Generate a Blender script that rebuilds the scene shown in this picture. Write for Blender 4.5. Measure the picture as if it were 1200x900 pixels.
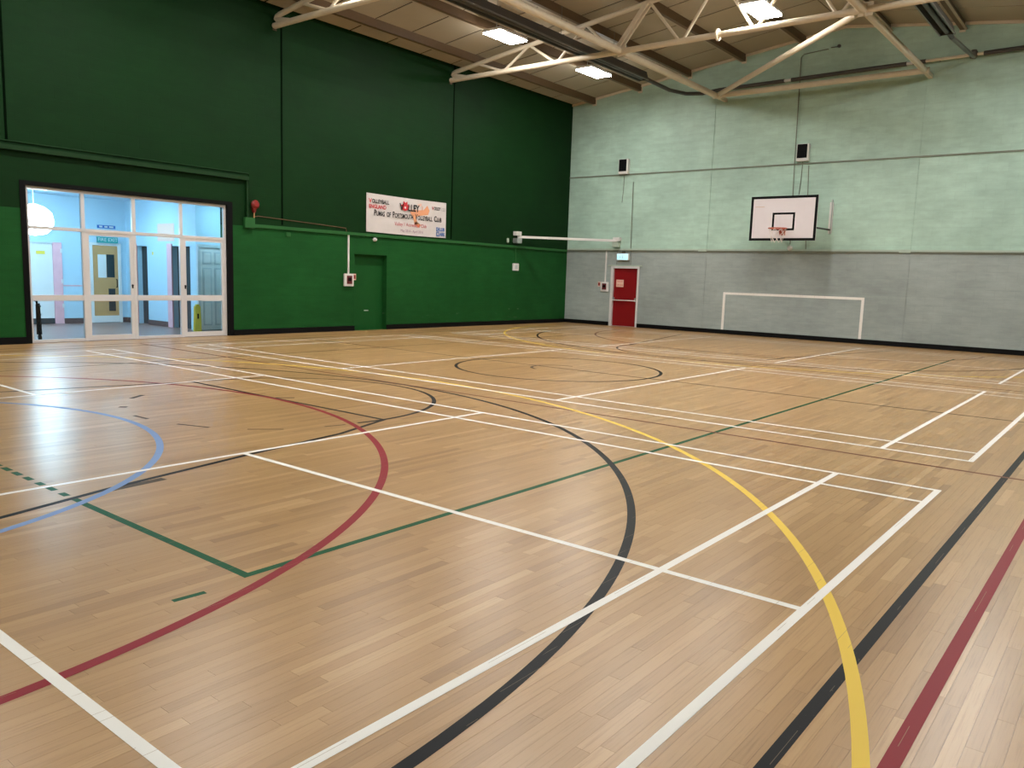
import bpy, bmesh, math, random
import numpy as np
from mathutils import Vector, Matrix
random.seed(7); RNG = np.random.default_rng(7)
for o in list(bpy.data.objects): bpy.data.objects.remove(o)
S = bpy.context.scene; COL = S.collection

# ------------------------------------------------------------------ camera
CAM = np.array([1.1178, -3.7196, 1.5162]); FPX = 938.46; YAW, PITCH, ROLL = 2.24, .1325, .0329
_f = np.array([math.cos(YAW)*math.cos(PITCH), math.sin(YAW)*math.cos(PITCH), -math.sin(PITCH)])
_r0 = np.array([math.sin(YAW), -math.cos(YAW), 0.]); _u0 = np.cross(_r0, _f)
_r = math.cos(ROLL)*_r0 + math.sin(ROLL)*_u0; _u = -math.sin(ROLL)*_r0 + math.cos(ROLL)*_u0
cd = bpy.data.cameras.new('camera'); cam = bpy.data.objects.new('camera', cd); COL.objects.link(cam)
cd.sensor_width = 36; cd.lens = FPX*36/1200; cd.clip_start = .05; cd.clip_end = 200
cam.matrix_world = Matrix(((_r[0], _u[0], -_f[0], CAM[0]), (_r[1], _u[1], -_f[1], CAM[1]), (_r[2], _u[2], -_f[2], CAM[2]), (0, 0, 0, 1)))
S.camera = cam
def project(P):
    d = np.asarray(P, float) - CAM; z = d @ _f
    return 600 + FPX*(d @ _r)/z, 450 - FPX*(d @ _u)/z, z

# ------------------------------------------------------------------ world, exposure, light levels
w = bpy.data.worlds.new('world'); S.world = w; w.use_nodes = True
w.node_tree.nodes['Background'].inputs[0].default_value = (.5, .6, .7, 1); w.node_tree.nodes['Background'].inputs[1].default_value = .05
S.view_settings.view_transform = 'Standard'; S.view_settings.look = 'None'; S.view_settings.gamma = 1
S.view_settings.use_curve_mapping = False; S.view_settings.exposure = 0.79
HALL_LAMP = 55.0; HALL_COL = (1.0, .975, .935)
LOBBY_LAMP = 25.0; LOBBY_GLOBE = 27.0; LOBBY_COL = (.45, .78, 1.0)

# ------------------------------------------------------------------ helpers
class MB:
    def __init__(s): s.v = []; s.f = []
    def add(s, vs, fs):
        n = len(s.v); s.v += [tuple(map(float, v)) for v in vs]; s.f += [tuple(n+i for i in f) for f in fs]; return s
    def box(s, x0, x1, y0, y1, z0, z1):
        if x1 < x0: x0, x1 = x1, x0
        if y1 < y0: y0, y1 = y1, y0
        if z1 < z0: z0, z1 = z1, z0
        v = [(x, y, z) for z in (z0, z1) for y in (y0, y1) for x in (x0, x1)]
        return s.add(v, [(0, 2, 3, 1), (4, 5, 7, 6), (0, 1, 5, 4), (2, 6, 7, 3), (0, 4, 6, 2), (1, 3, 7, 5)])
    def prism(s, poly, axis, a, b):   # poly: 2D points in the plane normal to axis
        n = len(poly)
        def P(p, t):
            return {'x': (t, p[0], p[1]), 'y': (p[0], t, p[1]), 'z': (p[0], p[1], t)}[axis]
        v = [P(p, a) for p in poly] + [P(p, b) for p in poly]
        return s.add(v, [tuple(range(n))[::-1], tuple(range(n, 2*n))] + [(i, (i+1) % n, n+(i+1) % n, n+i) for i in range(n)])
    def tube(s, pts, r, n=10, cap=True, radii=None):
        pts = [Vector(p) for p in pts]; m = len(pts); vs = []; fs = []
        up = None
        for i, p in enumerate(pts):
            t = ((pts[min(i+1, m-1)] - pts[max(i-1, 0)])).normalized()
            if up is None:
                up = Vector((0, 0, 1)) if abs(t.z) < .9 else Vector((1, 0, 0))
            a = t.cross(up).normalized(); b = a.cross(t).normalized(); up = b
            rr = radii[i] if radii else r
            for k in range(n):
                c = 2*math.pi*(k+.5)/n
                vs.append(p + a*math.cos(c)*rr + b*math.sin(c)*rr)
        for i in range(m-1):
            for k in range(n):
                fs.append((i*n+k, i*n+(k+1) % n, (i+1)*n+(k+1) % n, (i+1)*n+k))
        if cap: fs += [tuple(range(n))[::-1], tuple(range((m-1)*n, m*n))]
        return s.add(vs, fs)
    def bar(s, a, b, w, h):          # rectangular bar between two points
        a, b = Vector(a), Vector(b); t = (b-a).normalized(); up = Vector((0, 0, 1)) if abs(t.z) < .95 else Vector((1, 0, 0))
        x = t.cross(up).normalized()*w/2; y = x.cross(t).normalized()*h/2
        v = [p + x*i + y*j for p in (a, b) for i, j in ((-1, -1), (1, -1), (1, 1), (-1, 1))]
        return s.add(v, [(3, 2, 1, 0), (4, 5, 6, 7), (0, 1, 5, 4), (1, 2, 6, 5), (2, 3, 7, 6), (3, 0, 4, 7)])
    def lathe(s, c, prof, n=24, axis='z'):   # prof: (radius, offset along axis)
        vs = []; m = len(prof)
        for r, h in prof:
            for k in range(n):
                t = 2*math.pi*k/n; p = (r*math.cos(t), r*math.sin(t), h)
                if axis == 'x': p = (p[2], p[0], p[1])
                if axis == 'y': p = (p[0], p[2], p[1])
                vs.append((c[0]+p[0], c[1]+p[1], c[2]+p[2]))
        fs = [(i*n+k, i*n+(k+1) % n, (i+1)*n+(k+1) % n, (i+1)*n+k) for i in range(m-1) for k in range(n)]
        fs += [tuple(range(n))[::-1], tuple(range((m-1)*n, m*n))]
        return s.add(vs, fs)
    def torus(s, c, R, r, n=40, m=8):
        vs = [(c[0]+(R+r*math.cos(b))*math.cos(a), c[1]+(R+r*math.cos(b))*math.sin(a), c[2]+r*math.sin(b)) for a in [2*math.pi*i/n for i in range(n)] for b in [2*math.pi*j/m for j in range(m)]]
        fs = [(i*m+j, ((i+1) % n)*m+j, ((i+1) % n)*m+(j+1) % m, i*m+(j+1) % m) for i in range(n) for j in range(m)]
        return s.add(vs, fs)
BASE = {}
def wl(o): return BASE.get(o.name, Vector((0, 0, 0))) if o else Vector((0, 0, 0))
def tag(o, label=None, cat=None, group=None, kind=None):
    if label: o['label'] = label
    if cat: o['category'] = cat
    if group: o['group'] = group
    if kind: o['kind'] = kind
    return o
def thing(name, label, cat, loc, group=None):
    o = bpy.data.objects.new(name, None); COL.objects.link(o); o.location = loc; o.empty_display_size = .1
    BASE[o.name] = Vector(loc); return tag(o, label, cat, group)
def obj(name, mb, mat, parent=None, bevel=0, smooth=False, kind=None, label=None, cat=None, group=None):
    L = wl(parent); org = L
    V = np.array(mb.v, float)
    if parent is None:
        c = (V.min(0)+V.max(0))/2; c[2] = V[:, 2].min(); org = Vector(c)
    me = bpy.data.meshes.new(name); me.from_pydata((V - np.array(org)).tolist(), [], mb.f)
    bm = bmesh.new(); bm.from_mesh(me); bmesh.ops.recalc_face_normals(bm, faces=bm.faces)
    if bevel:
        bmesh.ops.bevel(bm, geom=[e for e in bm.edges if len(e.link_faces) == 2 and e.calc_face_angle(0) > .6], offset=bevel, segments=2, affect='EDGES', clamp_overlap=True)
    bm.to_mesh(me); bm.free()
    if smooth:
        for p in me.polygons: p.use_smooth = True
        try: me.set_sharp_from_angle(angle=.7)
        except Exception: pass
    me.materials.append(mat)
    o = bpy.data.objects.new(name, me); COL.objects.link(o)
    if parent: o.parent = parent; BASE[o.name] = L
    else: o.location = org; BASE[o.name] = org
    return tag(o, label, cat, group, kind)
def struct(name, mb, mat, label, **k): return obj(name, mb, mat, kind='structure', label=label, **k)
def copy_tree(o, parent=None, delta=(0, 0, 0)):
    c = o.copy(); COL.objects.link(c)
    if parent: c.parent = parent
    else: c.location = Vector(o.location) + Vector(delta)
    for ch in o.children: copy_tree(ch, c)
    return c
def text_mb(txt, size, origin, right, up, align='CENTER', sx=1.0, bold=0.0):
    cu = bpy.data.curves.new('t', 'FONT'); cu.body = txt; cu.size = size; cu.align_x = align; cu.align_y = 'CENTER'; cu.offset = bold; cu.resolution_u = 3
    t = bpy.data.objects.new('t', cu); COL.objects.link(t)
    dg = bpy.context.evaluated_depsgraph_get(); me = bpy.data.meshes.new_from_object(t.evaluated_get(dg))
    R, U, O = Vector(right), Vector(up), Vector(origin); mb = MB()
    mb.add([O + R*(v.co.x*sx) + U*v.co.y for v in me.vertices], [tuple(p.vertices) for p in me.polygons])
    bpy.data.objects.remove(t); bpy.data.curves.remove(cu); bpy.data.meshes.remove(me)
    return mb

# ------------------------------------------------------------------ materials
def newmat(name):
    m = bpy.data.materials.new(name); m.use_nodes = True; nt = m.node_tree
    return m, nt, nt.nodes['Principled BSDF']
def N(nt, t, **k):
    n = nt.nodes.new(t)
    for a, b in k.items(): setattr(n, a, b)
    return n
def link(nt, a, b): nt.links.new(a, b)
def ramp(nt, stops):
    n = N(nt, 'ShaderNodeValToRGB'); e = n.color_ramp.elements
    while len(e) < len(stops): e.new(.5)
    for el, (p, c) in zip(e, stops): el.position = p; el.color = (*c, 1)
    return n
def mixc(nt, fac, a, b, mode='MIX'):
    n = N(nt, 'ShaderNodeMix', data_type='RGBA', blend_type=mode)
    for i, x in ((0, fac), (6, a), (7, b)):
        if hasattr(x, 'links'): link(nt, x, n.inputs[i])
        elif isinstance(x, (int, float)): n.inputs[i].default_value = x
        else: n.inputs[i].default_value = (*x, 1)
    return n.outputs[2]
def math_(nt, op, a, b=None, c=None):
    n = N(nt, 'ShaderNodeMath', operation=op)
    for i, x in enumerate((a, b, c)):
        if x is None: continue
        if hasattr(x, 'links'): link(nt, x, n.inputs[i])
        else: n.inputs[i].default_value = x
    return n.outputs[0]
def pos(nt, scale=(1, 1, 1)):
    g = N(nt, 'ShaderNodeNewGeometry'); mp = N(nt, 'ShaderNodeMapping'); mp.inputs['Scale'].default_value = scale
    link(nt, g.outputs['Position'], mp.inputs[0]); return mp.outputs[0]
def noise(nt, vec, scale, detail=3, rough=.55):
    n = N(nt, 'ShaderNodeTexNoise'); n.inputs['Scale'].default_value = scale; n.inputs['Detail'].default_value = detail; n.inputs['Roughness'].default_value = rough
    link(nt, vec, n.inputs['Vector']); return n.outputs[0]
def plain(name, col, rough=.5, metal=0, var=.12, vs=6, spec=.5):
    m, nt, b = newmat(name)
    n = noise(nt, pos(nt), vs, 4)
    c = mixc(nt, n, tuple(x*(1-var) for x in col), tuple(min(1, x*(1+var)) for x in col))
    link(nt, c, b.inputs['Base Color']); b.inputs['Roughness'].default_value = rough; b.inputs['Metallic'].default_value = metal
    b.inputs['Specular IOR Level'].default_value = spec
    return m
def emit(name, col, strength):
    m, nt, b = newmat(name); b.inputs['Base Color'].default_value = (.8, .8, .8, 1)
    b.inputs['Emission Color'].default_value = (*col, 1); b.inputs['Emission Strength'].default_value = strength; return m
def block_wall(name, low, high, split, axis, rough=.55, mottle=.10, strength=.15, spec=.35, scuff=False):
    m, nt, b = newmat(name)
    p = pos(nt); sx = N(nt, 'ShaderNodeSeparateXYZ'); link(nt, p, sx.inputs[0])
    cb = N(nt, 'ShaderNodeCombineXYZ'); link(nt, sx.outputs[axis], cb.inputs[0]); link(nt, sx.outputs[2], cb.inputs[1])
    br = N(nt, 'ShaderNodeTexBrick'); link(nt, cb.outputs[0], br.inputs['Vector'])
    br.inputs['Scale'].default_value = 1; br.inputs['Brick Width'].default_value = .45; br.inputs['Row Height'].default_value = .225; br.inputs['Mortar Size'].default_value = .007; br.inputs['Mortar Smooth'].default_value = .6
    br.inputs['Color1'].default_value = (.94, .94, .94, 1); br.inputs['Color2'].default_value = (1.05, 1.05, 1.05, 1); br.inputs['Mortar'].default_value = (.88, .88, .88, 1)
    st = math_(nt, 'GREATER_THAN', sx.outputs[2], split)
    base = mixc(nt, st, low, high)
    n1 = noise(nt, p, .7, 5, .6); n2 = noise(nt, pos(nt, (1, 1, 4)), 2.2, 4, .65)
    r1 = ramp(nt, [(.3, (1-mottle*1.6,)*3), (.7, (1+mottle,)*3)]); link(nt, n1, r1.inputs[0])
    r2 = ramp(nt, [(.3, (1-mottle,)*3), (.7, (1+mottle*.7,)*3)]); link(nt, n2, r2.inputs[0])
    c = mixc(nt, 1.0, base, r1.outputs[0], 'MULTIPLY'); c = mixc(nt, 1.0, c, r2.outputs[0], 'MULTIPLY'); c = mixc(nt, .55, c, br.outputs['Color'], 'MULTIPLY')
    if scuff:
        zz = sx.outputs[2]; band = math_(nt, 'MULTIPLY', math_(nt, 'GREATER_THAN', zz, .16), math_(nt, 'LESS_THAN', zz, .52))
        sc = ramp(nt, [(.66, (0, 0, 0)), (.74, (1, 1, 1))]); link(nt, noise(nt, pos(nt, (1, 1.6, 9)), 1.3, 5, .7), sc.inputs[0])
        c = mixc(nt, math_(nt, 'MULTIPLY', math_(nt, 'MULTIPLY', sc.outputs[0], band), .45), c, (.22, .30, .22))
    link(nt, c, b.inputs['Base Color']); b.inputs['Roughness'].default_value = rough; b.inputs['Specular IOR Level'].default_value = spec
    bp = N(nt, 'ShaderNodeBump'); bp.inputs['Strength'].default_value = strength; bp.inputs['Distance'].default_value = .006
    h = math_(nt, 'SUBTRACT', math_(nt, 'MULTIPLY', noise(nt, p, 40, 3), .25), br.outputs['Fac'])
    link(nt, h, bp.inputs['Height']); link(nt, bp.outputs[0], b.inputs['Normal'])
    return m
def wood_floor():
    m, nt, b = newmat('oak_strip')
    at = N(nt, 'ShaderNodeAttribute', attribute_name='tone'); t = at.outputs['Fac']
    g = N(nt, 'ShaderNodeNewGeometry'); ad = N(nt, 'ShaderNodeVectorMath', operation='MULTIPLY_ADD')
    link(nt, g.outputs['Position'], ad.inputs[0]); ad.inputs[1].default_value = (75, 2.0, 1)
    cx = N(nt, 'ShaderNodeCombineXYZ'); link(nt, math_(nt, 'MULTIPLY', t, 97.), cx.inputs[0]); link(nt, math_(nt, 'MULTIPLY', t, 41.), cx.inputs[1]); link(nt, cx.outputs[0], ad.inputs[2])
    gr = noise(nt, ad.outputs[0], 1.6, 5, .62)
    r = ramp(nt, [(0, (.285, .150, .056)), (.35, (.400, .230, .090)), (.65, (.455, .270, .112)), (1, (.57, .365, .175))])
    v = math_(nt, 'ADD', math_(nt, 'MULTIPLY', t, .75), math_(nt, 'MULTIPLY', gr, .25)); link(nt, v, r.inputs[0])
    rg = ramp(nt, [(.26, (.72, .67, .62)), (.48, (1, 1, 1))]); link(nt, gr, rg.inputs[0])
    c = mixc(nt, .75, r.outputs[0], rg.outputs[0], 'MULTIPLY')
    big = noise(nt, pos(nt), .45, 4, .6); rb = ramp(nt, [(.3, (.90, .88, .87)), (.7, (1.06, 1.06, 1.07))]); link(nt, big, rb.inputs[0])
    c = mixc(nt, 1, c, rb.outputs[0], 'MULTIPLY')
    link(nt, c, b.inputs['Base Color'])
    rr = N(nt, 'ShaderNodeMapRange'); rr.inputs[3].default_value = .285; rr.inputs[4].default_value = .335; link(nt, noise(nt, pos(nt), 3, 4, .65), rr.inputs[0]); link(nt, rr.outputs[0], b.inputs['Roughness'])
    b.inputs['Specular IOR Level'].default_value = .5
    return m
PW = .058   # strip width
def paint(name, col, wear=.35, seam=True, rough=.45, under=(.33, .21, .12)):
    m, nt, b = newmat(name); p = pos(nt)
    n = noise(nt, pos(nt, (1, .35, 1)), 60, 5, .7); n2 = noise(nt, p, 1.1, 3)
    thr = math_(nt, 'ADD', n, math_(nt, 'MULTIPLY', n2, .25))
    r = ramp(nt, [(.0, (0, 0, 0)), (1, (1, 1, 1))]); r.color_ramp.elements[0].position = .88-.38*wear; r.color_ramp.elements[1].position = min(1, 1.02-.38*wear); link(nt, thr, r.inputs[0])
    f = math_(nt, 'MULTIPLY', r.outputs[0], .75)
    if seam:
        sx = N(nt, 'ShaderNodeSeparateXYZ'); link(nt, p, sx.inputs[0])
        fr = math_(nt, 'FRACT', math_(nt, 'DIVIDE', math_(nt, 'ADD', sx.outputs[0], 15.11), PW))
        s1 = math_(nt, 'LESS_THAN', fr, .03)
        keep = math_(nt, 'GREATER_THAN', noise(nt, pos(nt, (9, 1.2, 1)), 1.7, 1), .56)
        f = math_(nt, 'MAXIMUM', f, math_(nt, 'MULTIPLY', math_(nt, 'MULTIPLY', s1, keep), .8))
    c = mixc(nt, f, col, under); link(nt, c, b.inputs['Base Color']); b.inputs['Roughness'].default_value = rough; b.inputs['Specular IOR Level'].default_value = .10
    return m
M = {}
M['wood'] = wood_floor()
M['sub'] = plain('sub_floor', (.06, .035, .02), .8)
M['grey_wall'] = block_wall('grey_block', (.345, .395, .380), (.440, .620, .525), 2.52, 0, .5)
M['green_wall'] = block_wall('green_block', (.0105, .083, .0175), (.0030, .0270, .0046), 2.47, 1, .6, .10, .2, .12, True)
M['white_wall'] = plain('lobby_white', (.46, .63, .74), .6, var=.03)
M['black'] = plain('black_paint', (.003, .003, .0035), .6, spec=.12)
M['blacktrim'] = plain('black_skirting', (.003, .003, .0035), .5, spec=.15)
M['white'] = plain('white_metal', (.74, .72, .70), .35, var=.04)
M['frame'] = plain('white_frame', (.66, .635, .635), .35, var=.04)
M['cream'] = plain('cream_steel', (.68, .59, .455), .45, var=.10)
M['brown'] = plain('brown_steel', (.115, .068, .030), .55, var=.15)
M['panel'] = plain('ceiling_board', (.42, .365, .27), .75, var=.05, vs=2)
M['dark'] = plain('dark_gap', (.02, .012, .006), .9, spec=.1)
M['heater'] = plain('heater_dark', (.055, .050, .045), .45, var=.2)
M['heater2'] = plain('heater_grey', (.16, .15, .135), .35, metal=.5, var=.2)
M['galv'] = plain('galvanised', (.55, .56, .56), .4, metal=.7)
M['red_door'] = plain('red_door', (.22, .005, .008), .4, var=.06, spec=.3)
M['green_door'] = plain('green_door', (.0105, .081, .0172), .55, var=.08, spec=.12)
M['reddev'] = plain('red_plastic', (.24, .016, .013), .4)
M['maroon'] = plain('maroon_plastic', (.13, .012, .016), .4)
M['green_dev'] = plain('green_paint', (.022, .115, .028), .5, var=.1, spec=.25)
M['green_dark'] = plain('dark_green_paint', (.006, .034, .007), .5, var=.1, spec=.2)
M['joint'] = plain('joint_dark', (.001, .005, .0015), .9, spec=.03)
M['mint'] = plain('mint_paint', (.42, .50, .42), .5)
M['mintdark'] = plain('mint_shade', (.20, .22, .17), .6)
M['board'] = plain('board_white', (.72, .66, .68), .35, var=.03)
M['orange'] = plain('rim_orange', (.50, .10, .05), .4)
M['net'] = plain('net_cord', (.78, .70, .66), .8)
M['banner'] = plain('banner_vinyl', (.64, .585, .57), .5, var=.09, vs=3)
for k, c in dict(ink=(.02, .02, .025), inkred=(.55, .03, .04), inkorange=(.80, .36, .19), inkblue=(.03, .13, .42), inkgrey=(.30, .27, .28), inkpurple=(.27, .14, .22), inkpale=(.80, .52, .42)).items(): M[k] = plain(k, c, .5, var=.05)
M['oakdoor'] = plain('oak_door', (.58, .32, .13), .45)
M['pink'] = plain('pink_frame', (.78, .42, .46), .5)
M['lobbydark'] = plain('dark_opening', (.03, .032, .035), .7)
M['lobbygrey'] = plain('lobby_grey', (.55, .58, .60), .6)
M['lobbyfloor'] = plain('lobby_vinyl', (.23, .135, .115), .35)
M['lobbyskirt'] = plain('lobby_skirting', (.10, .055, .055), .5)
M['yellow'] = plain('yellow_plastic', (.80, .62, .08), .45)
M['signgreen'] = plain('sign_teal', (.02, .32, .30), .4)
M['line_white'] = paint('white_line_paint', (.86, .83, .79), .10)
M['line_black'] = paint('black_line_paint', (.004, .0045, .006), .30, under=(.20, .15, .10))
M['line_red'] = paint('red_line_paint', (.26, .020, .030), .18)
M['line_green'] = paint('green_line_paint', (.004, .080, .030), .12)
M['line_yellow'] = paint('yellow_line_paint', (.80, .55, .09), .12)
M['line_blue'] = paint('blue_line_paint', (.19, .29, .52), .35)
M['line_brown'] = paint('dark_red_line_paint', (.19, .075, .045), .45)
M['line_dark'] = paint('dark_brown_line_paint', (.085, .06, .04), .45)
def glassmat():
    m, nt, b = newmat('pane_glass'); nt.nodes.remove(b)
    tr = N(nt, 'ShaderNodeBsdfTransparent'); tr.inputs[0].default_value = (.93, .97, .97, 1)
    gl = N(nt, 'ShaderNodeBsdfGlossy'); gl.inputs['Roughness'].default_value = .02
    fr = N(nt, 'ShaderNodeFresnel'); fr.inputs[0].default_value = 1.35
    mx = N(nt, 'ShaderNodeMixShader'); link(nt, fr.outputs[0], mx.inputs[0]); link(nt, tr.outputs[0], mx.inputs[1]); link(nt, gl.outputs[0], mx.inputs[2])
    link(nt, mx.outputs[0], nt.nodes['Material Output'].inputs[0]); return m
M['glass'] = glassmat()
M['darkglass'] = plain('vision_glass', (.03, .04, .045), .1)

# ------------------------------------------------------------------ room dimensions
XG, XR, YG, YB = -15.11, 2.70, 19.66, -4.76      # green wall, right wall, grey wall, back wall
XRIDGE = (XG+XR)/2; ZE, ZRIDGE = 7.42, 8.58
SL = (ZRIDGE-ZE)/(XRIDGE-XG)
def zr(x): return ZE + SL*(x-XG) if x < XRIDGE else ZE + SL*(XR-x)
TH = .28

# ------------------------------------------------------------------ floor
floor = struct('floor', MB().box(XG-.3, XR+TH, YB-TH, YG+TH, -.12, -.018), M['sub'], 'pale oak strip floor of the sports hall')
BASE[floor.name] = Vector(floor.location)
cells = []
x = XG; row = 0
while x < XR-1e-6:
    x1 = min(x+PW, XR); y = YB - random.uniform(0, .9); rowtone = random.gauss(0, .05)
    while y < YG:
        L = random.uniform(.35, 1.25); a, b = max(y, YB), min(y+L, YG)
        if b-a > .02: cells.append((x, x1, a, b, min(1, max(0, random.gauss(.5, .20)))))
        y += L
    x = x1; row += 1
def plank_size(c):
    P = [project((c[i], c[j], 0)) for i in (0, 1) for j in (2, 3)]
    if min(p[2] for p in P) < .3: return 0
    a, b, d, e = P  # x0y0 x0y1 x1y0 x1y1
    cl = [(min(max(p[0], 0), 1200), min(max(p[1], 0), 900)) for p in (a, b, e, d)]
    if not any(0 <= p[0] <= 1200 and 0 <= p[1] <= 900 for p in P): return 0
    return abs(sum(cl[i][0]*cl[(i+1) % 4][1]-cl[(i+1) % 4][0]*cl[i][1] for i in range(4)))/2
order = sorted(range(len(cells)), key=lambda i: -plank_size(cells[i])); solo = set(order[:300])
def planks_mesh(name, cs):
    n = len(cs); A = np.array(cs); g = .00035
    X0, X1, Y0, Y1, T = A[:, 0]+g, A[:, 1]-g, A[:, 2]+g, A[:, 3]-g, A[:, 4]
    j = RNG.normal(0, .00003, (n, 2)); j = np.clip(j, -.00008, .00008)
    V = np.empty((n, 8, 3))
    for k, (xx, yy, zz) in enumerate(((X0, Y0, -.018), (X1, Y0, -.018), (X1, Y1, -.018), (X0, Y1, -.018), (X0, Y0, j[:, 0]), (X1, Y0, j[:, 1]), (X1, Y1, j[:, 1]), (X0, Y1, j[:, 0]))):
        V[:, k, 0] = xx; V[:, k, 1] = yy; V[:, k, 2] = zz
    off = np.array(floor.location); V = V.reshape(-1, 3) - off
    q = np.array([(4, 5, 6, 7), (0, 1, 5, 4), (1, 2, 6, 5), (2, 3, 7, 6), (3, 0, 4, 7)])
    Fc = (q[None] + 8*np.arange(n)[:, None, None]).reshape(-1, 4)
    me = bpy.data.meshes.new(name); me.vertices.add(len(V)); me.vertices.foreach_set('co', V.ravel())
    me.loops.add(Fc.size); me.loops.foreach_set('vertex_index', Fc.ravel().astype(np.int32))
    me.polygons.add(len(Fc)); me.polygons.foreach_set('loop_start', np.arange(0, Fc.size, 4, dtype=np.int32)); me.polygons.foreach_set('loop_total', np.full(len(Fc), 4, dtype=np.int32))
    me.polygons.foreach_set('use_smooth', np.zeros(len(Fc), dtype=bool)); me.update(calc_edges=True)
    at = me.attributes.new('tone', 'FLOAT', 'FACE'); at.data.foreach_set('value', np.repeat(T, 5).astype(np.float32))
    me.materials.append(M['wood']); o = bpy.data.objects.new(name, me); COL.objects.link(o); o.parent = floor; return o
for i in order[:300]: planks_mesh('plank', [cells[i]])
tag(planks_mesh('strip_planks', [c for i, c in enumerate(cells) if i not in solo]), kind='stuff', label='oak floor strips laid in long rows')

# ------------------------------------------------------------------ painted court lines (parts of the floor)
LEV = dict(line_green=.0005, line_dark=.0006, line_black=.0008, line_brown=.0009, line_red=.0011, line_blue=.0010, line_yellow=.0013, line_white=.0016)
NR = [0]
def ribbon(name, pts, mat, wd=.047, closed=False):
    NR[0] += 1; z = LEV[mat] + NR[0]*1.2e-6; P = [Vector((p[0], p[1])) for p in pts]; n = len(P); mb = MB(); vs = []
    for i, p in enumerate(P):
        a = P[i-1] if (i or closed) else p; b = P[(i+1) % n] if (i < n-1 or closed) else p
        t = (b-a).normalized(); nn = Vector((-t.y, t.x))*wd/2
        vs += [(p.x+nn.x, p.y+nn.y, z), (p.x-nn.x, p.y-nn.y, z)]
    k = n if closed else n-1
    mb.add(vs, [(2*i, 2*i+1, 2*((i+1) % n)+1, 2*((i+1) % n)) for i in range(k)])
    return obj(name, mb, M[mat], floor)
def yline(name, x, y0, y1, mat, wd=.047): return ribbon(name, [(x, y0), (x, y1)], mat, wd)
def xline(name, y, x0, x1, mat, wd=.047): return ribbon(name, [(x0, y), (x1, y)], mat, wd)
def arc(name, c, R, a0, a1, mat, wd=.05, n=150):
    return ribbon(name, [(c[0]+R*math.cos(math.radians(a0+(a1-a0)*i/n)), c[1]+R*math.sin(math.radians(a0+(a1-a0)*i/n))) for i in range(n+1)], mat, wd)
YC = 7.47
for cy in (0, 7.47, 14.95):
    for dy in (-3.03, -2.57, 2.57, 3.03): xline('white_line', cy+dy, .0, -13.40, 'line_white')
    for xx in (-.02, -.775, -4.63, -8.77, -12.62, -13.38): yline('white_line', xx, cy-3.05, cy+3.05, 'line_white')
    if cy == YC: continue
    xline('white_line', cy, 0, -4.63, 'line_white'); xline('white_line', cy, -8.77, -13.40, 'line_white')
arc('blue_arc', (-6.78, -3.12), 3.13, 0, 180, 'line_blue', .058)
arc('red_arc', (-6.97, -3.25), 5.13, 0, 180, 'line_red', .058); arc('red_arc', (-6.9, 18.15), 5.0, 180, 360, 'line_brown', .05)
arc('black_arc', (-6.88, -2.43), 6.345, 0, 180, 'line_black', .055); arc('black_arc', (-6.75, 17.08), 6.1, 180, 360, 'line_black', .055)
arc('yellow_arc', (-6.91, -3.21), 7.74, 0, 180, 'line_yellow', .055); arc('yellow_arc', (-6.75, 18.15), 7.65, 180, 360, 'line_yellow', .055)
arc('black_circle', (-6.73, 7.45), 1.74, 0, 360, 'line_black', .055); arc('dark_circle', (-6.73, 7.45), .45, 90, 250, 'line_dark', .05, 24)
arc('black_circle', (-6.90, 1.91), 1.87, -10, 190, 'line_black', .05)
arc('dark_circle', (-6.75, 13.0), 1.85, 170, 370, 'line_dark', .05)
ribbon('key_line', [(-5.02, 1.91), (-4.75, 1.12), (-4.56, -.01), (-4.30, -1.26), (-4.10, -1.98), (-3.80, -3.1)], 'line_black', .05)
ribbon('key_line', [(-8.75, 1.91), (-9.2, -.01), (-9.7, -1.98), (-10.0, -3.1)], 'line_black', .05)
ribbon('key_line', [(-5.0, 13.0), (-4.5, 15.0), (-3.85, 18.1)], 'line_dark', .05); ribbon('key_line', [(-8.6, 13.0), (-9.05, 15.0), (-9.75, 18.1)], 'line_dark', .05)
xline('free_throw_line', 1.91, -8.75, -5.02, 'line_black', .05); xline('free_throw_line', 13.0, -8.6, -5.0, 'line_dark', .05)
xline('halfway_line', 7.47, -13.9, .31, 'line_dark', .05)
xline('red_line', 3.95, -14.2, .62, 'line_brown', .05); xline('red_line', 11.0, -14.2, .62, 'line_brown', .05)
yline('black_line', .31, -4.3, 19.2, 'line_black', .052); yline('black_line', -13.85, -4.3, 19.2, 'line_dark', .05)
yline('red_line', .615, -4.5, 19.3, 'line_red', .058); yline('red_line', -14.3, -4.5, 19.3, 'line_brown', .05)
yline('green_line', -2.27, -1.545, 16.7, 'line_green', .048); xline('green_line', -1.52, -2.25, -4.07, 'line_green', .048)
for i in range(12): xline('worn_green_line', -1.515, -4.12-i*.19, -4.12-i*.19-random.uniform(.09, .15), 'line_green', .045)
xline('green_line', -1.515, -6.45, -11.2, 'line_green', .045); yline('green_line', -11.2, -1.5, 16.7, 'line_dark', .045)
ribbon('green_tape', [(-2.235, -1.925), (-2.222, -1.77)], 'line_green', .035)
for a, b, wd in (((-6.15, .26), (-5.80, .39), .035), ((-5.49, .60), (-5.27, .85), .03), ((-7.90, .67), (-8.06, .89), .06), ((-6.84, .18), (-6.58, .19), .04), ((-6.94, 1.93), (-6.80, 2.10), .06), ((-5.12, 1.22), (-5.07, 1.44), .03), ((-4.26, -1.27), (-4.30, -.86), .075), ((-7.43, .31), (-7.37, .37), .07)):
    ribbon('tape_mark', [a, b], 'line_dark', wd)

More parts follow.
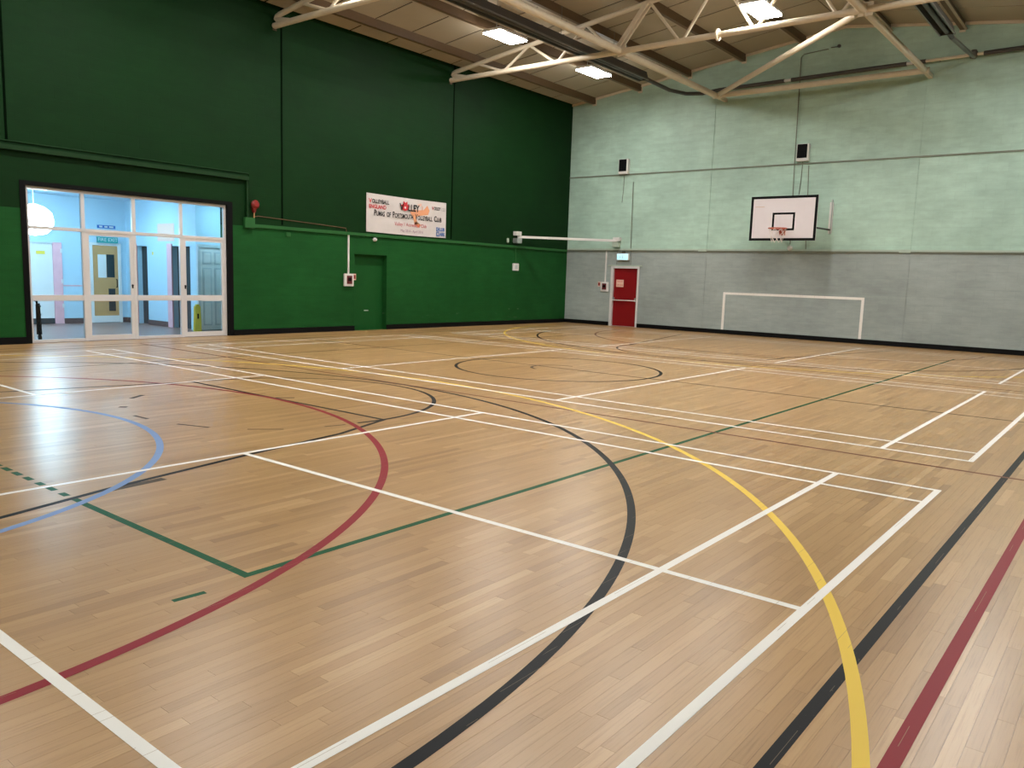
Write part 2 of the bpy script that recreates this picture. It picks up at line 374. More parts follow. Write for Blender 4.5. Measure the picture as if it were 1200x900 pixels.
# ------------------------------------------------------------------ walls
def wall_cells(us, zs, holes):
    out = []
    for i in range(len(us)-1):
        for j in range(len(zs)-1):
            uc, zc = (us[i]+us[i+1])/2, (zs[j]+zs[j+1])/2
            if not any(h[0] < uc < h[1] and h[2] < zc < h[3] for h in holes): out.append((us[i], us[i+1], zs[j], zs[j+1]))
    return out
# green wall with the glazed opening and a recessed door
SY0, SY1, SZ = 2.37, 6.44, 2.89          # glazed screen
DY0, DY1, DZ = 10.08, 11.20, 1.98        # green door recess
mb = MB()
for u0, u1, z0, z1 in wall_cells([YB-TH, SY0, SY1, DY0, DY1, YG+TH], [-.12, DZ, SZ, ZE], [(SY0, SY1, -1, SZ), (DY0, DY1, -1, DZ)]): mb.box(XG-TH, XG, u0, u1, z0, z1)
wall_left = struct('wall_left', mb, M['green_wall'], 'painted blockwork wall, bright green below and dark green above')
for yy in (2.10, 7.88, 13.70): obj('trim_joint', MB().box(XG, XG+.006, yy-.022, yy+.022, 2.56 if yy > 7 else 3.65, ZE-.01), M['joint'], kind='structure', label='dark vertical movement joint in the green wall')
# grey gable wall
RX0, RX1, RZ = -13.27, -12.19, 2.00
mb = MB()
for u0, u1, z0, z1 in wall_cells([XG, RX0, RX1, XR], [-.12, RZ, ZE], [(RX0, RX1, -1, RZ)]): mb.box(u0, u1, YG, YG+TH, z0, z1)
mb.prism([(XG, ZE), (XR, ZE), (XRIDGE, ZRIDGE)], 'y', YG, YG+TH)
wall_far = struct('wall_far', mb, M['grey_wall'], 'painted blockwork gable wall, grey below and pale mint above')
for cx in (-9.99, -4.19): obj('trim_pilaster', MB().box(cx-.13, cx+.13, YG-.018, YG, .13, 6.9), M['grey_wall'], kind='structure', label='shallow painted pilaster on the gable wall')
obj('trim_string_course', MB().box(XG, XR, YG-.03, YG, 4.96, 4.998), M['mintdark'], kind='structure', label='dark horizontal string course across the mint wall')
# painted goal
for n_, b_ in (('goal_line', (-9.23, -5.11, 1.205, 1.275)), ('goal_line', (-9.23, -9.155, .13, 1.205)), ('goal_line', (-5.185, -5.11, .13, 1.205))):
    obj(n_, MB().box(b_[0], b_[1], YG-.004, YG, b_[2], b_[3]), M['line_white'], wall_far)
mb = MB().box(XG, XR, YB-TH, YB, -.12, ZE); mb.prism([(XG, ZE), (XR, ZE), (XRIDGE, ZRIDGE)], 'y', YB-TH, YB)
struct('wall_back', mb, M['grey_wall'], 'painted blockwork gable wall behind the courts')
struct('wall_right', MB().box(XR, XR+TH, YB-TH, YG+TH, -.12, ZE), M['green_wall'], 'long green painted blockwork side wall')
# baseboards
mb = MB()
for a, b in ((YB, SY0-.1), (SY1+.13, DY0), (DY1, YG)): mb.box(XG, XG+.022, a, b, 0, .13)
struct('baseboard_left', mb, M['blacktrim'], 'black skirting along the green wall')
mb = MB()
for a, b in ((XG+.022, RX0), (RX1, XR)): mb.box(a, b, YG-.022, YG, 0, .13)
struct('baseboard_far', mb, M['blacktrim'], 'black skirting along the grey wall')

# ------------------------------------------------------------------ ceiling: boards, purlins, ridge
mb = MB(); mb.prism([(XG-TH, zr(XG)+.018-SL*TH), (XRIDGE, ZRIDGE+.018), (XR+TH, zr(XR)+.018-SL*TH), (XR+TH, zr(XR)+.2), (XRIDGE, ZRIDGE+.25), (XG-TH, zr(XG)+.2)], 'y', YB-TH, YG+TH)
ceiling = struct('ceiling', mb, M['dark'], 'low pitched roof lined with pale ceiling boards between brown purlins')
BASE[ceiling.name] = Vector(ceiling.location)
dp = [1.10, 2.85, 4.57, 6.30, 8.02]
px_ = sorted([XRIDGE-d for d in dp] + [XRIDGE+d for d in dp])
edges = sorted([XG, XRIDGE, XR] + px_)
ny = 20; py = (YG-YB)/ny; bcache = {}
for i in range(len(edges)-1):
    x0, x1 = edges[i]+.012, edges[i+1]-.012
    for j in range(ny):
        y0, y1 = YG-(j+1)*py+.024, YG-j*py-.024
        z0, z1 = zr(x0), zr(x1)
        key = i
        if key not in bcache:
            m_ = MB(); m_.prism([(x0, z0+.004), (x1, z1+.004), (x1, z1+.016), (x0, z0+.016)], 'y', y0, y1)
            o = obj('ceiling_board', m_, M['panel'], ceiling); bcache[key] = (o, y0)
        else:
            o0, yy0 = bcache[key]; o = o0.copy(); COL.objects.link(o); o.parent = ceiling; o.location = (0, y0-yy0, 0)
for x in px_:
    z = zr(x); s = 1 if x < XRIDGE else -1
    p = obj('purlin', MB().box(x-.05, x+.05, YB, YG, z-.19, z+.02), M['brown'], ceiling)
    obj('flange', MB().box(x-s*.05, x-s*.11, YB, YG, z-.19, z-.165), M['panel'], p)  # pale colour paints the lit lower edge of the brown purlin
    obj('purlin_end_plate', MB().box(x-.07, x+.07, YG-.03, YG, z-.24, z+.01), M['cream'], p)
for s in (0, 1):
    a, b = (XG, XRIDGE) if s == 0 else (XRIDGE, XR)
    obj('cornice', MB().prism([(a, zr(a)-.07), (b, zr(b)-.07), (b, zr(b)), (a, zr(a))], 'y', YG-.05, YG), M['cream'], ceiling)

# ------------------------------------------------------------------ roof trusses
ZC = 6.98
def truss(ty, label):
    t = thing('roof_truss', label, 'truss', (XRIDGE, ty, ZC), 'steel trusses across the roof')
    L, R = XG, XR
    obj('bottom_chord', MB().tube([(L, ty, ZC), (XRIDGE, ty, ZC), (R, ty, ZC)], .068, 12), M['cream'], t, smooth=True)
    zt = lambda x: zr(x)-.255
    for sg in (-1, 1):
        e = L if sg < 0 else R
        q = lambda d: e - sg*d
        pts = [(XRIDGE, ty, zt(XRIDGE)), (q(1.0), ty, zt(q(1.0))), (q(.45), ty, zt(q(.45))), (q(.20), ty, zt(q(.20))), (q(.10), ty, zt(q(.2))-.03), (q(.075), ty, zt(q(.2))-.07), (q(.12), ty, zt(q(.2))-.11), (q(.30), ty, ZC+.075), (q(.55), ty, ZC+.02)]
        obj('top_chord', MB().tube(pts, .06, 10), M['cream'], t, smooth=True)
        bn = [XRIDGE + sg*1.75*k for k in range(5)]
        for k in range(5):
            tn = XRIDGE + sg*(.875+1.75*k)
            heavy = k == 1
            for bx, nx in ((bn[k], tn), (bn[k]+sg*1.75, tn)):
                if abs(bx-e) < .25 or abs(bx) > 99: continue
                if sg*(bx-e) > 0: continue
                hv = heavy and abs(bx-bn[k]) > .5
                d = sg*.05*(1 if bx < nx else -1)
                off = .06*(1 if bx < nx else -1)
                a = (bx+off, ty, ZC+.03); b = (nx-off*.4, ty, zt(nx)-.02)
                if hv:
                    m_ = MB()
                    for dy in (-.07, .07): m_.bar((a[0], ty+dy, a[2]), (b[0], ty+dy, b[2]), .05, .10)
                    obj('diagonal', m_, M['cream'], t)
                else:
                    obj('diagonal', MB().tube([a, b], .036, 8), M['cream'], t, smooth=True)
        # bolted splice in the bottom chord and gusset at the tie node
        xs = XRIDGE + sg*.85 if sg < 0 else XRIDGE + 2.25
        m_ = MB().lathe((xs, ty, ZC), [(.13, -.02), (.13, .02)], 16, 'x'); obj('splice_flange', m_, M['cream'], t)
        obj('gusset', MB().box(XRIDGE+sg*3.42, XRIDGE+sg*2.25 if sg > 0 else XRIDGE+sg*3.2, ty-.012, ty+.012, ZC-.12, ZC+.14) if sg < 0 else MB().box(XRIDGE+2.12, XRIDGE+2.4, ty-.012, ty+.012, ZC-.12, ZC+.14), M['cream'], t)
        obj('bearing_plate', MB().box(e, e-sg*.012, ty-.05, ty+.05, ZC-.10, ZC-.06), M['brown'], t)
    return t
TY = (13.55, 7.70, 1.75)
truss(TY[0], 'cream tubular steel roof truss closest to the grey gable wall')
truss(TY[1], 'cream tubular steel roof truss one bay further from the grey gable wall')
truss(TY[2], 'cream tubular steel roof truss two bays from the grey gable wall')
# longitudinal ties, wall tube and diagonal brace
XA, XBr = -9.55, -3.98; YW = 18.98
def member(name, a, b, r, label, cat='beam'):
    return obj(name, MB().tube([a, b], r, 12), M['cream'], smooth=True, label=label, cat=cat, group='bracing tubes under the roof')
gp = .085
member('tie_tube', (XA, TY[1]+gp, ZC), (XA, TY[0]-gp, ZC), .085, 'thick cream tie tube beside the dark heater between two trusses')
member('tie_tube', (XA, TY[0]+gp, ZC), (XA, YW-.09, ZC), .085, 'cream tie tube from truss to the wall brace tube, above the first pilaster')
member('tie_tube', (XBr, TY[0]+gp, ZC), (XBr, YW-.09, ZC), .075, 'cream tie tube from truss to the far end of the wall brace tube')
member('tie_tube', (XBr, TY[1]+gp, ZC), (XBr, TY[0]-gp, ZC), .09, 'cream tie tube on the basketball board side between two trusses')
member('tie_tube', (XA, TY[2]+gp, ZC), (XA, TY[1]-gp, ZC), .085, 'thick cream tie tube beside the heater in the bay above the glazed doors')
wt = thing('wall_brace_tube', 'horizontal cream brace tube running just in front of the grey gable wall', 'beam', (-6.8, YW, ZC))
obj('tube', MB().tube([(XA-.1, YW, ZC), (XBr+.1, YW, ZC)], .075, 12), M['cream'], wt, smooth=True)
for xx in (XA, XBr): obj('wall_bracket', MB().box(xx-.05, xx+.05, YW, YG, ZC-.05, ZC+.05), M['cream'], wt)
a = Vector((XBr, TY[0], ZC)); b = Vector((XA, YW, ZC)); d = (b-a).normalized()
member('diagonal_brace', a+d*.25, b-d*.27, .07, 'cream tube slanting across the end bay between two tie tubes')

# ------------------------------------------------------------------ ceiling lights
def lamp_fixture(cx, cy, cz, label):
    t = thing('ceiling_light', label, 'light', (cx, cy, cz), 'LED panel lights under the roof')
    hx, hy = .27, .54
    obj('housing', MB().box(cx-hx, cx+hx, cy-hy, cy+hy, cz+.03, cz+.10), M['white'], t, bevel=.01)
    obj('diffuser', MB().box(cx-hx+.012, cx+hx-.012, cy-hy+.012, cy+hy-.012, cz, cz+.03), LAMP, t)
    for sy in (-.35, .35): obj('suspension_rod', MB().tube([(cx, cy+sy, cz+.1), (cx, cy+sy, zr(cx)+.004)], .008, 6), M['galv'], t)
    return t
LAMP = emit('led_diffuser', HALL_COL, HALL_LAMP)
ZL = 7.35
for x_, z_, rowl in (
    (-12.05, ZL, ((-.1, 'LED panel in the heater row, close to the wall opposite the grey gable'), (3.95, 'LED panel in the heater row, high above the glazed doors'), (8.0, 'LED panel in the heater row, level with the halfway line'),
                  (12.22, 'bright LED panel beside the dark heater, nearest above the volleyball banner'), (16.22, 'bright LED panel beside the end of the dark heater, close to the grey gable'))),
    (-6.18, ZL+.03, ((1.6, 'LED panel under the ridge, over the first badminton court'), (5.6, 'LED panel under the ridge, between two badminton courts'), (9.55, 'LED panel under the ridge, just past the halfway circle'),
                  (13.75, 'bright LED panel under the ridge, behind the diagonals of the end truss'))),
    (-.85, ZL, ((-1.7, 'LED panel on the side away from the doors, over the first court'), (3.95, 'LED panel on the side away from the doors, between first and second court'), (8.0, 'LED panel on the side away from the doors, by the halfway line'),
                  (11.95, 'LED panel on the side away from the doors, one before the grey gable'), (15.95, 'LED panel on the side away from the doors, right by the grey gable')))):
    for y_, l_ in rowl: lamp_fixture(x_, y_, z_, l_)

# ------------------------------------------------------------------ radiant heaters
def heater(cx, y0, y1, z, label):
    t = thing('radiant_heater', label, 'heater', (cx, (y0+y1)/2, z), 'long dark radiant tube heaters')
    w2, h = .13, .22
    hood = obj('hood', MB().prism([(cx-w2, z), (cx-w2-.02, z), (cx-w2*.62, z+h), (cx+w2*.62, z+h), (cx+w2+.02, z), (cx+w2, z), (cx+w2*.50, z+h-.02), (cx-w2*.50, z+h-.02)], 'y', y0, y1), M['heater'], t)
    obj('edge_lip', MB().box(cx+w2, cx+w2+.03, y0, y1, z-.015, z+.02), M['heater2'], hood); obj('edge_lip', MB().box(cx-w2-.03, cx-w2, y0, y1, z-.015, z+.02), M['heater2'], hood)
    obj('burner_tube', MB().tube([(cx, y0+.1, z+.045), (cx, y1-.1, z+.045)], .055, 10), M['heater'], t, smooth=True)
    obj('end_cap', MB().prism([(cx-w2, z), (cx-w2*.62, z+h), (cx+w2*.62, z+h), (cx+w2, z)], 'y', y1, y1+.012), M['heater'], t)
    obj('end_cap', MB().prism([(cx-w2, z), (cx-w2*.62, z+h), (cx+w2*.62, z+h), (cx+w2, z)], 'y', y0-.012, y0), M['heater'], t)
    obj('flue_stub', MB().tube([(cx, y1, z+.08), (cx, y1+.45, z+.06)], .055, 10), M['heater'], t, smooth=True)
    k = y0+.8
    while k < y1:
        obj('hanger', MB().box(cx-w2*.7, cx+w2*.7, k-.02, k+.02, z+h, z+h+.012).tube([(cx, k, z+h), (cx, k, zr(cx)+.004)], .007, 6), M['heater2'], t); k += 2.4
    for yy in (y0+(y1-y0)*.33, y0+(y1-y0)*.66): obj('joint_band', MB().box(cx-w2*.66, cx+w2*.66, yy-.03, yy+.03, z+h, z+h+.01), M['heater2'], t)
    return t
heater(-10.72, 2.3, 16.75, 7.10, 'long dark radiant heater on the green wall side of the ridge')
heater(-3.05, 2.3, 16.55, 7.10, 'long dark radiant heater on the basketball board side of the ridge')
pt = thing('flue_pipe', 'dark flue pipe with pale couplings running high along the grey gable wall', 'pipe', (-7, YG-.45, 7.2))
pts = [(-10.72, 17.22, 7.16), (-10.68, 18.2, 7.12), (-10.5, 18.9, 7.13), (-10.2, 19.4, 7.2), (-9.7, 19.5, 7.27)]
obj('elbow_pipe', MB().tube(pts, .055, 10), M['heater'], pt, smooth=True)
ypipe = 19.5
zpi = lambda x: 7.27 + (x+9.7)*.012
for a, b, mt in ((-9.7, -7.75, 'heater'), (-7.75, -7.55, 'white'), (-7.55, -4.55, 'heater'), (-4.55, -4.40, 'white'), (-4.40, -4.10, 'heater'), (-4.10, -2.80, 'cream'), (-2.80, 1.5, 'heater')):
    obj('pipe_length' if mt == 'heater' else 'coupling', MB().tube([(a, ypipe, zpi(a)), (b, ypipe, zpi(b))], .055 if mt == 'heater' else .04, 10), M[mt], pt, smooth=True)
obj('elbow_pipe', MB().tube([(-3.05, 17.02, 7.16), (-2.96, 18.4, 7.16), (-3.0, 19.5, 7.30)], .05, 10), M['heater2'], pt, smooth=True)
obj('tee', MB().lathe((-3.02, 19.5, zpi(-3)-.09), [(.07, 0), (.09, .05), (.09, .14), (.06, .2)], 12), M['heater2'], pt)
for xx in (-8.6, -5.9, -3.8, -1.5): obj('pipe_clip', MB().box(xx-.02, xx+.02, ypipe, YG-.001, zpi(xx)-.02, zpi(xx)+.02), M['heater2'], pt)

# ------------------------------------------------------------------ glazed entrance screen (in the green wall)
XF = XG-.05       # frame front plane
scr = thing('window_1', 'white framed glazed screen with two glass door leaves, seen in the green wall', None, (XF, (SY0+SY1)/2, 0)); scr['kind'] = 'structure'
fd = .07
ys = [SY0, 3.385, 4.375, 5.385, SY1]
FR = lambda y0, y1, z0, z1, m='frame', n='frame_bar', par=None, dx=0: obj(n, MB().box(XF-fd+dx, XF+dx, y0, y1, z0, z1), M[m], par or scr, bevel=.006)
FR(SY0, SY0+.055, 0, SZ); FR(SY1-.055, SY1, 0, SZ); FR(SY0+.055, SY1-.055, SZ-.055, SZ)
for yv in ys[1:4]: FR(yv-.035, yv+.035, 0, SZ-.055, n='mullion')
FR(SY0+.055, SY1-.055, 2.11, 2.175, n='transom', dx=.006)
for k in range(4):
    y0 = ys[k] + (.055 if k == 0 else .035); y1 = ys[k+1] - (.055 if k == 3 else .035)
    g = lambda a, b, c, d_, par: obj('pane', MB().box(XF-fd/2-.004, XF-fd/2+.004, a, b, c, d_), M['glass'], par)
    g(y0, y1, 2.175, SZ-.055, scr)
    if k in (1, 3):
        dl = obj('door_leaf', MB().box(XF-.055, XF-.005, y0, y0+.062, .01, 2.11).box(XF-.055, XF-.005, y1-.062, y1, .01, 2.11).box(XF-.055, XF-.005, y0+.062, y1-.062, 2.055, 2.11).box(XF-.055, XF-.005, y0+.062, y1-.062, .01, .11).box(XF-.055, XF-.005, y0+.062, y1-.062, .785, .905), M['frame'], scr)
        g(y0+.062, y1-.062, .905, 2.055, dl); g(y0+.062, y1-.062, .11, .785, dl)
        hy = y1-.03 if k == 1 else y0+.03
        obj('lock_cylinder', MB().lathe((XF-.005, hy, 1.10), [(.016, 0), (.022, .006), (.020, .016)], 12, 'x').box(XF-.005, XF+.012, hy-.012, hy+.012, 1.04, 1.10), M['black'], dl)
    else:
        FR(y0, y1, 0, .06, n='sill_bar'); FR(y0, y1, .79, .90, n='mid_rail')
        g(y0, y1, .90, 2.11, scr); g(y0, y1, .06, .79, scr)
mb = MB()
mb.box(XG, XG+.012, SY0-.10, SY0, 0, SZ+.08).box(XG, XG+.012, SY1, SY1+.13, 0, SZ+.08).box(XG, XG+.012, SY0, SY1, SZ, SZ+.08)
mb.box(XF-fd, XG, SY0-.004, SY0, 0, SZ).box(XF, XG, SY1-.001, SY1+.004, 0, SZ)
obj('trim_1', mb, M['black'], kind='structure', label='black painted band around the glazed screen')

# ------------------------------------------------------------------ lobby behind the glass
LX, LY0, LYR, LZ = -20.2, .2, 6.65, 3.15
XI = XG-TH
struct('floor_lobby', MB().box(LX-.2, XG-.02, LY0, 8.6, -.14, -.001).box(XG-TH, XG-.0, SY0, SY1, -.02, .002), M['lobbyfloor'], 'grey brown vinyl lobby floor behind the glass')
struct('ceiling_lobby', MB().box(LX-.2, XI, LY0, 8.6, LZ, LZ+.1), M['white_wall'], 'white lobby ceiling behind the glass')
lb = struct('wall_lobby_back', MB().box(LX-.2, LX, LY0, LYR, 0, LZ), M['white_wall'], 'pale lobby wall facing the glazed screen')
obj('skirting', MB().box(LX, LX+.02, LY0, 5.70, 0, .13).box(LX, LX+.02, 6.50, LYR, 0, .13), M['lobbyskirt'], lb)
obj('dado_line', MB().box(LX, LX+.012, 5.05, 5.66, .93, .96), M['pink'], lb)
lr = struct('wall_lobby_right', MB().box(LX, -19.62, LYR, LYR+.15, 0, LZ).box(-19.62, -19.10, LYR, LYR+.15, 2.0, LZ).box(-19.10, -17.86, LYR, LYR+.15, 0, LZ).box(-17.86, -17.05, LYR, LYR+.15, 2.0, LZ).box(-17.05, -16.78, LYR, LYR+.15, 0, LZ), M['white_wall'], 'pale lobby side wall with two dark doorways')
obj('skirting', MB().box(-19.10, -18.05, LYR-.02, LYR, 0, .13).box(LX+.02, -19.72, LYR-.02, LYR, 0, .13), M['lobbyskirt'], lr)
for a, b in ((-19.62, -19.10), (-17.86, -17.05)): obj('doorway_shade_slab', MB().box(a, b, LYR+.13, LYR+.14, 0, 2.0), M['lobbydark'], lr)  # dark slabs paint the shade of the unlit rooms beyond
obj('door_frame', MB().box(-19.74, -19.62, LYR-.03, LYR+.01, 0, 2.06), M['pink'], lr)
obj('door_frame', MB().box(-18.08, -17.86, LYR-.03, LYR+.01, 0, 2.06), M['pink'], lr)
obj('notice', MB().box(-18.55, -17.75, LYR-.006, LYR, 2.12, 2.55), M['inkpale'], lr)
obj('sticker', MB().box(-18.85, -18.78, LYR-.004, LYR, 1.78, 1.86), M['yellow'], lr)
lc = struct('wall_lobby_closet', MB().box(-16.93, -16.78, LYR+.15, 8.45, 0, LZ), M['white_wall'], 'pale lobby wall holding the white panelled door')
struct('wall_lobby_end', MB().box(-16.93, XI, 8.45, 8.6, 0, LZ), M['white_wall'], 'pale end wall of the lobby')
struct('wall_lobby_left', MB().box(LX, XI, LY0-.15, LY0, 0, LZ), M['white_wall'], 'pale lobby wall on the closed side')
# white panelled door
dr = thing('door_3', 'white six panel door in the lobby beside the yellow board', None, (-16.76, 7.05, 0)); dr['kind'] = 'structure'
obj('leaf', MB().box(-16.78, -16.745, 6.72, 7.40, .01, 1.98), M['white'], dr, bevel=.004)
for (a, b, c, d_) in ((6.79, 7.02, 1.58, 1.88), (7.10, 7.33, 1.58, 1.88), (6.79, 7.02, .80, 1.50), (7.10, 7.33, .80, 1.50), (6.79, 7.02, .12, .70), (7.10, 7.33, .12, .70)):
    p = obj('door_panel', MB().box(-16.745, -16.738, a, b, c, d_), M['lobbygrey'], dr); obj('raised_field', MB().box(-16.738, -16.728, a+.03, b-.03, c+.03, d_-.03), M['white'], p, bevel=.004)
obj('door_frame', MB().box(-16.78, -16.72, 6.655, 6.72, 0, 2.05).box(-16.78, -16.72, 7.40, 7.47, 0, 2.05).box(-16.78, -16.72, 6.72, 7.40, 1.98, 2.05), M['lobbygrey'], dr)
obj('knob', MB().lathe((-16.745, 7.35, 1.0), [(.012, 0), (.012, .03), (.028, .035), (.028, .06), (.015, .07)], 12, 'x'), M['galv'], dr)
# oak door
dr = thing('door_4', 'light oak lobby door with a narrow vision panel and white kick plate', None, (LX, 6.08, 0)); dr['kind'] = 'structure'
obj('leaf', MB().box(LX, LX+.04, 5.76, 6.40, .18, 1.98), M['oakdoor'], dr)
obj('kick_plate', MB().box(LX, LX+.045, 5.76, 6.40, .01, .18), M['white'], dr)
obj('vision_panel', MB().box(LX+.04, LX+.046, 6.11, 6.31, 1.17, 1.76), M['darkglass'], dr)
obj('notice', MB().box(LX+.04, LX+.047, 5.89, 6.10, 1.16, 1.75), M['white'], dr)
for z0, z1 in ((.62, .88), (.30, .55)): obj('vent_grille', MB().box(LX+.04, LX+.05, 6.14, 6.31, z0, z1), M['lobbydark'], dr)
obj('door_frame', MB().box(LX, LX+.06, 5.69, 5.76, 0, 2.05).box(LX, LX+.06, 6.40, 6.48, 0, 2.05).box(LX, LX+.06, 5.76, 6.40, 1.98, 2.05), M['white'], dr)
obj('handle', MB().tube([(LX+.04, 6.35, 1.12), (LX+.08, 6.35, 1.12), (LX+.08, 6.35, .92), (LX+.04, 6.35, .92)], .012, 8), M['black'], dr)
# exit sign in the lobby
sg = thing('exit_sign', 'teal hanging sign lettered FIRE EXIT above the oak lobby door', 'sign', (LX+.15, 6.1, 2.1))
obj('plate', MB().box(LX+.10, LX+.13, 5.86, 6.38, 2.05, 2.20), M['signgreen'], sg)
obj('lettering', text_mb('FIRE EXIT', .12, (LX+.133, 6.12, 2.125), (0, 1, 0), (0, 0, 1)), M['white'], sg)
for yy in (5.9, 6.34): obj('bracket', MB().box(LX, LX+.10, yy-.01, yy+.01, 2.17, 2.19), M['galv'], sg)
sg = thing('door_plate', 'small blue white plate on the lobby wall above the fire exit sign', 'sign', (LX+.01, 6.14, 2.42))
obj('plate', MB().box(LX, LX+.012, 5.92, 6.38, 2.42, 2.50), M['inkblue'], sg)
obj('lettering', MB().box(LX+.012, LX+.015, 5.97, 6.05, 2.44, 2.48).box(LX+.012, LX+.015, 6.10, 6.18, 2.44, 2.48).box(LX+.012, LX+.015, 6.22, 6.33, 2.44, 2.48), M['white'], sg)
# white door with pink frame
dr = thing('door_5', 'white lobby door in a pink frame with a yellow notice', None, (LX, 4.5, 0)); dr['kind'] = 'structure'
obj('leaf', MB().box(LX, LX+.03, 3.95, 4.81, .14, 1.96), M['white'], dr); obj('kick_plate', MB().box(LX, LX+.035, 3.95, 4.81, .01, .14), M['lobbydark'], dr)
obj('door_frame', MB().box(LX, LX+.06, 4.81, 5.02, 0, 2.0), M['pink'], dr); obj('door_head', MB().box(LX, LX+.06, 3.85, 4.81, 1.96, 2.0), M['lobbygrey'], dr)
obj('notice', MB().box(LX+.03, LX+.034, 4.44, 4.64, 1.70, 1.78), M['yellow'], dr)
for z in (.45, 1.05, 1.80): obj('hinge', MB().box(LX+.03, LX+.07, 4.985, 5.03, z-.05, z+.05), M['white'], dr)
# lobby lamp
LL = emit('lobby_lamp', LOBBY_COL, LOBBY_LAMP); LG = emit('lobby_globe', (.55, .81, 1.0), LOBBY_GLOBE)
lp = thing('lobby_lamp', 'large glowing round lamp hanging in the lobby behind the glass', 'lamp', (-18.0, 3.60, 2.2))
obj('opal_globe', MB().lathe((-18.0, 3.60, 2.08), [(.02, 0), (.22, .04), (.34, .15), (.38, .32), (.34, .49), (.22, .60), (.06, .66)], 28), LG, lp, smooth=True)
obj('stem', MB().tube([(-18.0, 3.60, 2.74), (-18.0, 3.60, LZ-.001)], .008, 8), M['lobbygrey'], lp)
for yy, xx, lab in ((1.6, -18.2, 'square light panel in the lobby ceiling by the closed side wall'), (5.4, -18.2, 'square light panel in the lobby ceiling before the oak door'), (7.3, -15.85, 'square light panel added in the lobby ceiling to brighten the white panelled door')):  # the last panel is added to brighten the panelled door
    t = thing('lobby_panel_light', lab, 'light', (xx, yy, LZ-.03), 'light panels in the lobby ceiling')
    obj('frame', MB().box(xx-.31, xx+.31, yy-.31, yy+.31, LZ-.015, LZ), M['white'], t); obj('diffuser', MB().box(xx-.28, xx+.28, yy-.28, yy+.28, LZ-.03, LZ-.015), LL, t)
# yellow board and black folded stand
yb = thing('wet_floor_sign', 'folded yellow floor sign leaning by the white panelled door', 'sign', (-16.55, 6.52, 0))
obj('front_board', MB().prism([(6.42, 0), (6.60, 0), (6.575, .60), (6.445, .60)], 'x', -16.52, -16.50), M['yellow'], yb); obj('back_board', MB().prism([(6.42, 0), (6.60, 0), (6.575, .60), (6.445, .60)], 'x', -16.57, -16.55), M['yellow'], yb)
obj('handle', MB().box(-16.57, -16.50, 6.47, 6.55, .60, .64), M['yellow'], yb); obj('print_mark', MB().box(-16.50, -16.498, 6.49, 6.53, .30, .42), M['black'], yb)
fs = thing('folding_stand', 'black folded trolley frame standing just behind the glass', 'trolley', (-15.62, 2.62, 0))
for dy in (0, .09):
    obj('upright', MB().tube([(-15.60-dy, 2.60+dy*.3, .06), (-15.62-dy, 2.60+dy*.4, .45), (-15.60-dy, 2.56+dy*.3, .78)], .016, 8), M['black'], fs)
obj('handle', MB().tube([(-15.58, 2.52, .78), (-15.74, 2.66, .80)], .02, 8), M['black'], fs)
for z in (.18, .34, .50, .66): obj('cross_bar', MB().tube([(-15.59, 2.58, z), (-15.72, 2.66, z)], .022, 8), M['black'], fs)
for dy in (0, .09): obj('wheel', MB().lathe((-15.60-dy, 2.595+dy*.3, .06), [(.02, -.015), (.06, -.012), (.06, .012), (.02, .015)], 16, 'y'), M['black'], fs)
obj('folded_panel', MB().prism([(2.575, .12), (2.66, .12), (2.64, .72), (2.575, .70)], 'x', -15.70, -15.66), M['black'], fs)

fs.location.y += .10

# ------------------------------------------------------------------ doors of the hall
dr = thing('door_1', 'red fire exit door with a push bar in the grey wall', None, ((RX0+RX1)/2, YG, 0)); dr['kind'] = 'structure'
yd = YG+.05
obj('leaf', MB().box(RX0+.10, RX1-.07, yd, yd+.045, .012, RZ-.075), M['red_door'], dr)
obj('door_frame', MB().box(RX0, RX0+.095, YG-.03, yd+.06, 0, RZ).box(RX1-.065, RX1, YG-.03, yd+.06, 0, RZ).box(RX0+.095, RX1-.065, YG-.03, yd+.06, RZ-.07, RZ), M['frame'], dr, bevel=.005)
obj('hood_mould', MB().box(RX0-.12, RX1+.10, YG-.03, YG, RZ, RZ+.04), M['mint'], dr)
pb = obj('push_bar', MB().tube([(RX0+.10, YG-.02, .87), (RX1-.08, YG-.02, .87)], .018, 10), M['white'], dr, smooth=True)
for xx in (RX0+.13, RX1-.11): obj('bar_bracket', MB().box(xx-.018, xx+.018, YG-.03, yd, .84, .96), M['galv'], pb)
sp = obj('door_notice', MB().box(-13.08, -12.80, yd-.006, yd, 1.31, 1.55), M['inkpale'], dr, label='white notice lettered in red')
obj('lettering', text_mb('FIRE EXIT', .072, (-12.94, yd-.008, 1.49), (1, 0, 0), (0, 0, 1), sx=.75), M['inkred'], sp)
obj('lettering', text_mb('KEEP CLEAR', .072, (-12.94, yd-.008, 1.37), (1, 0, 0), (0, 0, 1), sx=.62), M['inkred'], sp)
obj('threshold', MB().box(RX0, RX1, YG-.01, YG+TH, -.12, .01), M['galv'], dr)
obj('backing', MB().box(RX0, RX1, YG+.12, YG+TH, 0.01, RZ), M['black'], dr)
dr = thing('door_2', 'flush green door set deep in the green wall', None, (XG-.16, (DY0+DY1)/2, 0)); dr['kind'] = 'structure'
obj('leaf', MB().box(XG-.21, XG-.16, DY0, DY1, .008, DZ), M['green_door'], dr); obj('threshold', MB().box(XG-TH, XG, DY0, DY1, -.12, .006), M['green_door'], dr)
obj('scuff', MB().box(XG-.16, XG-.158, 10.55, 10.70, .50, .525), M['mint'], dr)

